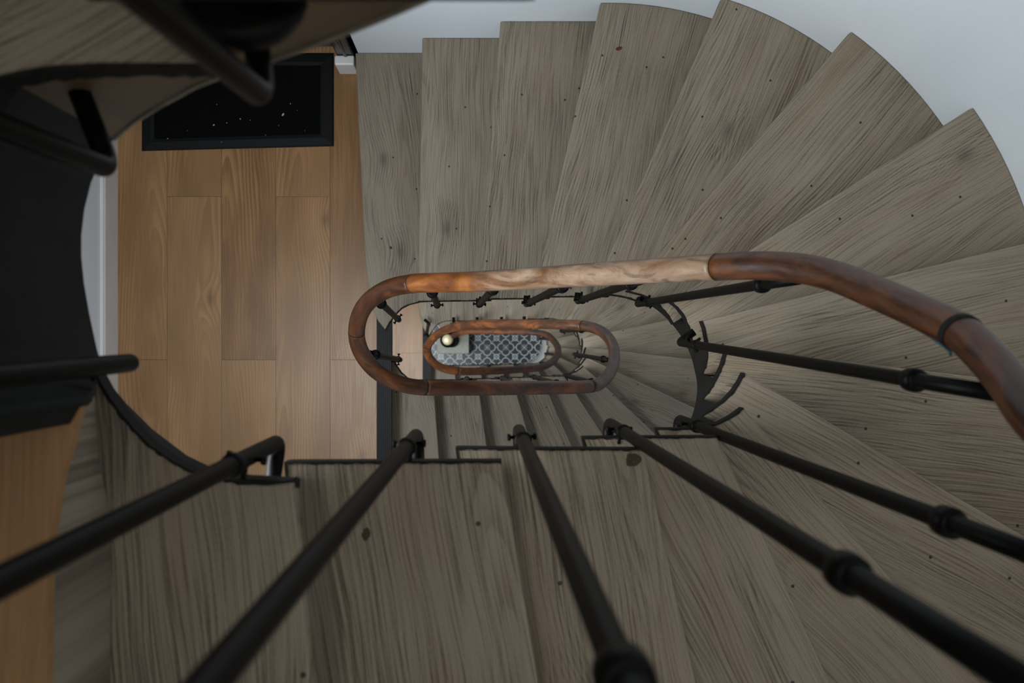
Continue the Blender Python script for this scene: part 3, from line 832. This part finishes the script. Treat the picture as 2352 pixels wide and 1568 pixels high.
# ------------------------------------------------------------------ railing
rail = empty('stair_railing', P(820, 760, D1), 'spiral railing with a varnished wooden handrail on black iron balusters round the open well', 'railing')
RP = [  # handrail centre line: px, py, depth, joint?
    (1720, 2230, 1.55), (2200, 2010, 2.0), (2590, 1740, 2.6), (2680, 1490, 3.3), (2625, 1265, 4.1), (2500, 1085, 4.8),
    (2372, 955, 5.4), (2322, 884, 5.75), (2268, 820, 6.1), (2207, 764, 6.45, 1), (2145, 731, 6.75), (2080, 701, 7.1), (2000, 667, 7.55), (1925, 637, 8.0), (1850, 618, 8.4), (1780, 611, 8.75),
    (1715, 610, 9.05), (1648, 613, 9.4, 1), (1500, 622, 10.3), (1300, 634, 11.35), (1100, 646, 12.4), (1000, 649, 12.95), (948, 651, 13.25, 1), (892, 663, 13.9), (850, 689, 14.4), (827, 722, 14.8), (819, 763, 15.15, 1),
    (826, 800, 15.4), (848, 836, 15.65), (880, 863, 15.85), (920, 881, 16.05), (975, 890, 16.35, 1), (1100, 891, 17.2), (1230, 890, 18.4), (1355, 887, 19.7, 1), (1388, 872, 20.8), (1406, 845, 21.6),
    (1411, 812, 22.4), (1402, 782, 23.1), (1378, 759, 23.8), (1340, 748, 24.5, 1), (1290, 745, 25.3), (1210, 744, 26.9), (1100, 744, 28.7), (1040, 752, 29.7), (1002, 770, 30.5), (982, 796, 31.2, 1), (985, 818, 31.6),
    (1008, 841, 32.0), (1050, 852, 32.4, 1), (1110, 852, 33.2), (1195, 848, 34.6), (1246, 842, 35.8), (1273, 826, 37.0), (1282, 805, 38.4), (1272, 783, 39.6), (1242, 765, 40.8), (1150, 761, 43.0), (1075, 761, 44.6), (1040, 771, 45.6)]
pts = [P(p[0], p[1], p[2]) for p in RP]
SUB = 10
sm = catmull(pts, SUB)
joints = [0] + [i * SUB for i, p in enumerate(RP) if len(p) > 3] + [len(sm) - 1]
mats = ['rail_dark', 'rail_dark', 'rail_worn_glare', 'rail_dark', 'rail_dark', 'rail_orange', 'rail_dark', 'rail_orange', 'rail_orange', 'rail_dark', 'rail_orange']
u0 = 0.0
for i in range(len(joints) - 1):
    seg = sm[joints[i]:joints[i + 1] + 1]
    bm = bmesh.new()
    ua = u0; u0 = tube(bm, seg, 1.0, 22, True, squash=(0.0245, 0.0225), uv=True, u0=u0)
    o = link('handrail', bm, M[mats[i % len(mats)]], rail, seg[0])
    if mats[i % len(mats)] == 'rail_worn_glare': o['label'] = 'pale worn straight handrail length with some glare in its colour'
for j in joints[1:-1]:
    t = (sm[j + 1] - sm[j - 1]).normalized()
    bm = bmesh.new()
    big = 0.006 if j == joints[1] else 0.0012
    tube(bm, [sm[j] - t * big, sm[j] + t * big], 1.0, 22, True, squash=(0.0258 if big > .002 else 0.0248, 0.0238 if big > .002 else 0.0228))
    link('joint_ring', bm, M['edge'], rail, sm[j])
bm = bmesh.new()
q = P(2178, 800, 6.55)
tube(bm, catmull([P(2140, 775, 6.9), P(2165, 793, 6.75), P(2181, 806, 6.6), P(2184, 815, 6.62)], 5), 0.0022, 8)
o = link('tape', bm, M['teal'], rail, q); o['label'] = 'scrap of teal tape under the handrail'

def baluster(base, top, leg_to, r=0.0105, detail=True, cf=0.115, kf=0.86):
    """Iron rod: horizontal foot from the string, a bend, a leaning rod up to the rail, collar and knob."""
    b = Vector(base); t = Vector(top); e = Vector(leg_to)
    u = (t - b).normalized(); w = (e - b); w.normalize()
    pts = [e]
    bend = 0.020
    p0 = b + w * bend; p1 = b + u * bend
    pts.append(p0)
    for i in range(1, 8):
        s = i / 8
        pts.append((1 - s) ** 2 * p0 + 2 * s * (1 - s) * b + s * s * p1)
    pts.append(p1)
    L = (t - b).length
    for i in range(1, 9): pts.append(p1 + (t - p1) * (i / 8))
    bm = bmesh.new(); tube(bm, pts, r, 14)
    o = link('baluster', bm, M['iron'], rail, b)
    if not detail: return o
    s = u.cross(Vector((0, 0, 1)) if abs(u.z) < 0.95 else w).normalized()
    def ring(f, h, rr, nm):
        bm = bmesh.new()
        lathe(bm, [(r * 1.0, -h), (rr, -h * 0.8), (rr * 1.04, 0), (rr, h * 0.8), (r * 1.0, h)], b + u * (L * f), u, 18)
        return link(nm, bm, M['iron'], o, b + u * (L * f))
    ring(cf, 0.008, r * 1.25, 'collar')
    ring(kf, 0.013, r * 1.5, 'knob')
    # two small bolts through the collar
    bm = bmesh.new()
    c = b + u * (L * cf * 0.74)
    side = u.cross(w).normalized()
    for sg in (-1, 1):
        lathe(bm, [(0.0028, r * 0.9), (0.0028, r + 0.007), (0.0055, r + 0.0075), (0.0055, r + 0.0125), (0.002, r + 0.013)], c, side * sg, 8)
    lathe(bm, [(0.0035, r * 0.9), (0.0035, 0.026), (0.001, 0.027)], c, w, 8)
    link('bolt', bm, M['iron'], o, c)
    return o
def leg(px, py, d, dx, dy): return P(px + dx, py + dy, d)
BAL = [  # base px, depth, top px, depth, foot end px offset
    ((920, 826), 21.45, (850, 812), 15.75, (-30, -1)),
    ((917, 735), 20.75, (866, 688), 14.7, (-22, -18)),
    ((1005, 703), 19.85, (990, 664), 13.55, (-1, -18)),
    ((1099, 701), 18.9, (1140, 656), 12.75, (1, -17)),
    ((1208, 699), 17.9, (1312, 648), 11.75, (2, -20)),
    ((1326, 692), 16.95, (1480, 640), 10.8, (2, -20)),
    ((1463, 698), 15.8, (1835, 640), 8.75, (14, -20)),
    ((1560, 786), 13.7, (2300, 905), 5.95, (34, -24)),
    ((1558, 962), 11.2, (2480, 1314), 4.2, (-2, 40)),
    ((1398, 970), 10.05, (2480, 1652), 2.5, (-2, 52)),
    ((1191, 985), 8.95, (1652, 2071), 1.62, (2, 55)),
    ((958, 997), 7.95, (-580, 2840), 1.0, (2, 70)),
    ((640, 1014), 6.95, (-2388, 2540), 1.0, (-14, 92)),
    ((310, 832), 6.05, (-3988, 1273), 1.0, (-125, 8)),
    ((253, 388), 5.05, (-6555, -2280), 0.6, (-88, -220)),
    ((603, 222), 4.25, (-3488, -3180), 0.5, (-14, -120)),
]
for n, ((bx, by), bd, (tx, ty), td, (dx, dy)) in enumerate(BAL):
    baluster(P(bx, by, bd), P(tx, ty, td), P(bx + dx, by + dy, bd), detail=n < 13, cf=0.2 if n == 12 else 0.115, kf={8: 0.845, 9: 0.805}.get(n, 0.86))
# lower flights: between well edge and handrail
LBAL = [((985, 742), 36.0, (978, 775), 30.9), ((1042, 742), 35.2, (1048, 748), 29.6), ((1096, 742), 34.4, (1110, 744), 28.6), ((1152, 742), 33.5, (1175, 744), 27.5), ((1204, 741), 32.8, (1245, 744), 26.2),
        ((1288, 760), 31.2, (1345, 757), 24.5), ((1318, 813), 29.0, (1400, 827), 22.2), ((1295, 862), 27.2, (1372, 880), 20.5), ((1222, 864), 25.6, (1290, 884), 19.2), ((1152, 867), 24.6, (1185, 888), 18.1), ((1074, 869), 23.4, (1055, 888), 17.0),
        ((1000, 832), 36.6, (990, 824), 31.9),
        ((1240, 778), 47.2, (1266, 778), 40.0), ((1252, 812), 45.2, (1281, 815), 38.0), ((1240, 832), 43.4, (1266, 836), 36.7), ((1180, 838), 41.8, (1205, 846), 34.9), ((1120, 838), 40.2, (1125, 848), 33.5)]
for (bx, by), bd, (tx, ty), td in LBAL:
    b = P(bx, by, bd)
    c = Vector((min(max(b.x, -2500 * U), 4300 * U), 0, b.z)); w = (b - c); w.z = 0
    if w.length < 1e-3: w = Vector((-1, 0, 0))
    w.normalize()
    baluster(b, P(tx, ty, td), b + w * 0.04, detail=True)

# ------------------------------------------------------------------ newel post at the foot
nw = empty('newel_post', P(1048, 788, DG), 'dark newel post with a brass ball on a pale stone block, foot of the stairs', 'newel post')
c = P(1052, 789, DG)
bx0, bx1, by0, by1 = P(1004, 0, 52.2).x, P(1077, 0, 52.2).x, P(0, 812, 52.2).y, P(0, 766, 52.2).y
bm = bmesh.new(); box(bm, bx0, bx1, by0, by1, zd(DG) + 0.001, zd(52.2))
link('stone_block', bm, M['stone'], nw, Vector((bx0, by0, zd(DG))), bevel=0.008)
base = P(1044, 788, 52.2)
topz = zd(46.0)
c = Vector((P(1028, 780, 46.0).x, P(1028, 780, 46.0).y, 0))
cb = Vector((c.x, c.y, zd(52.2)))
hh = topz - zd(52.2)
bm = bmesh.new()
lathe(bm, [(0.07, 0.0), (0.072, 0.04), (0.05, 0.07), (0.036, 0.14), (0.046, 0.3), (0.034, 0.6), (0.036, hh - 0.16), (0.062, hh - 0.12), (0.070, hh - 0.10), (0.070, hh - 0.085), (0.03, hh - 0.06), (0.02, hh - 0.04)], cb, (0, 0, 1), 28)
link('post', bm, M['iron'], nw, cb)
bm = bmesh.new(); r = 0.048
lathe(bm, [(0.012, -0.004 + hh - 0.05)] + [(r * math.sin(math.pi * i / 14), hh - 0.008 - r * math.cos(math.pi * i / 14)) for i in range(2, 14)] + [(0.001, hh - 0.008 + r)], cb, (0, 0, 1), 28)
o = link('ball_finial', bm, M['brass'], nw, cb + Vector((0, 0, hh))); o['label'] = 'brass ball on top of the post'
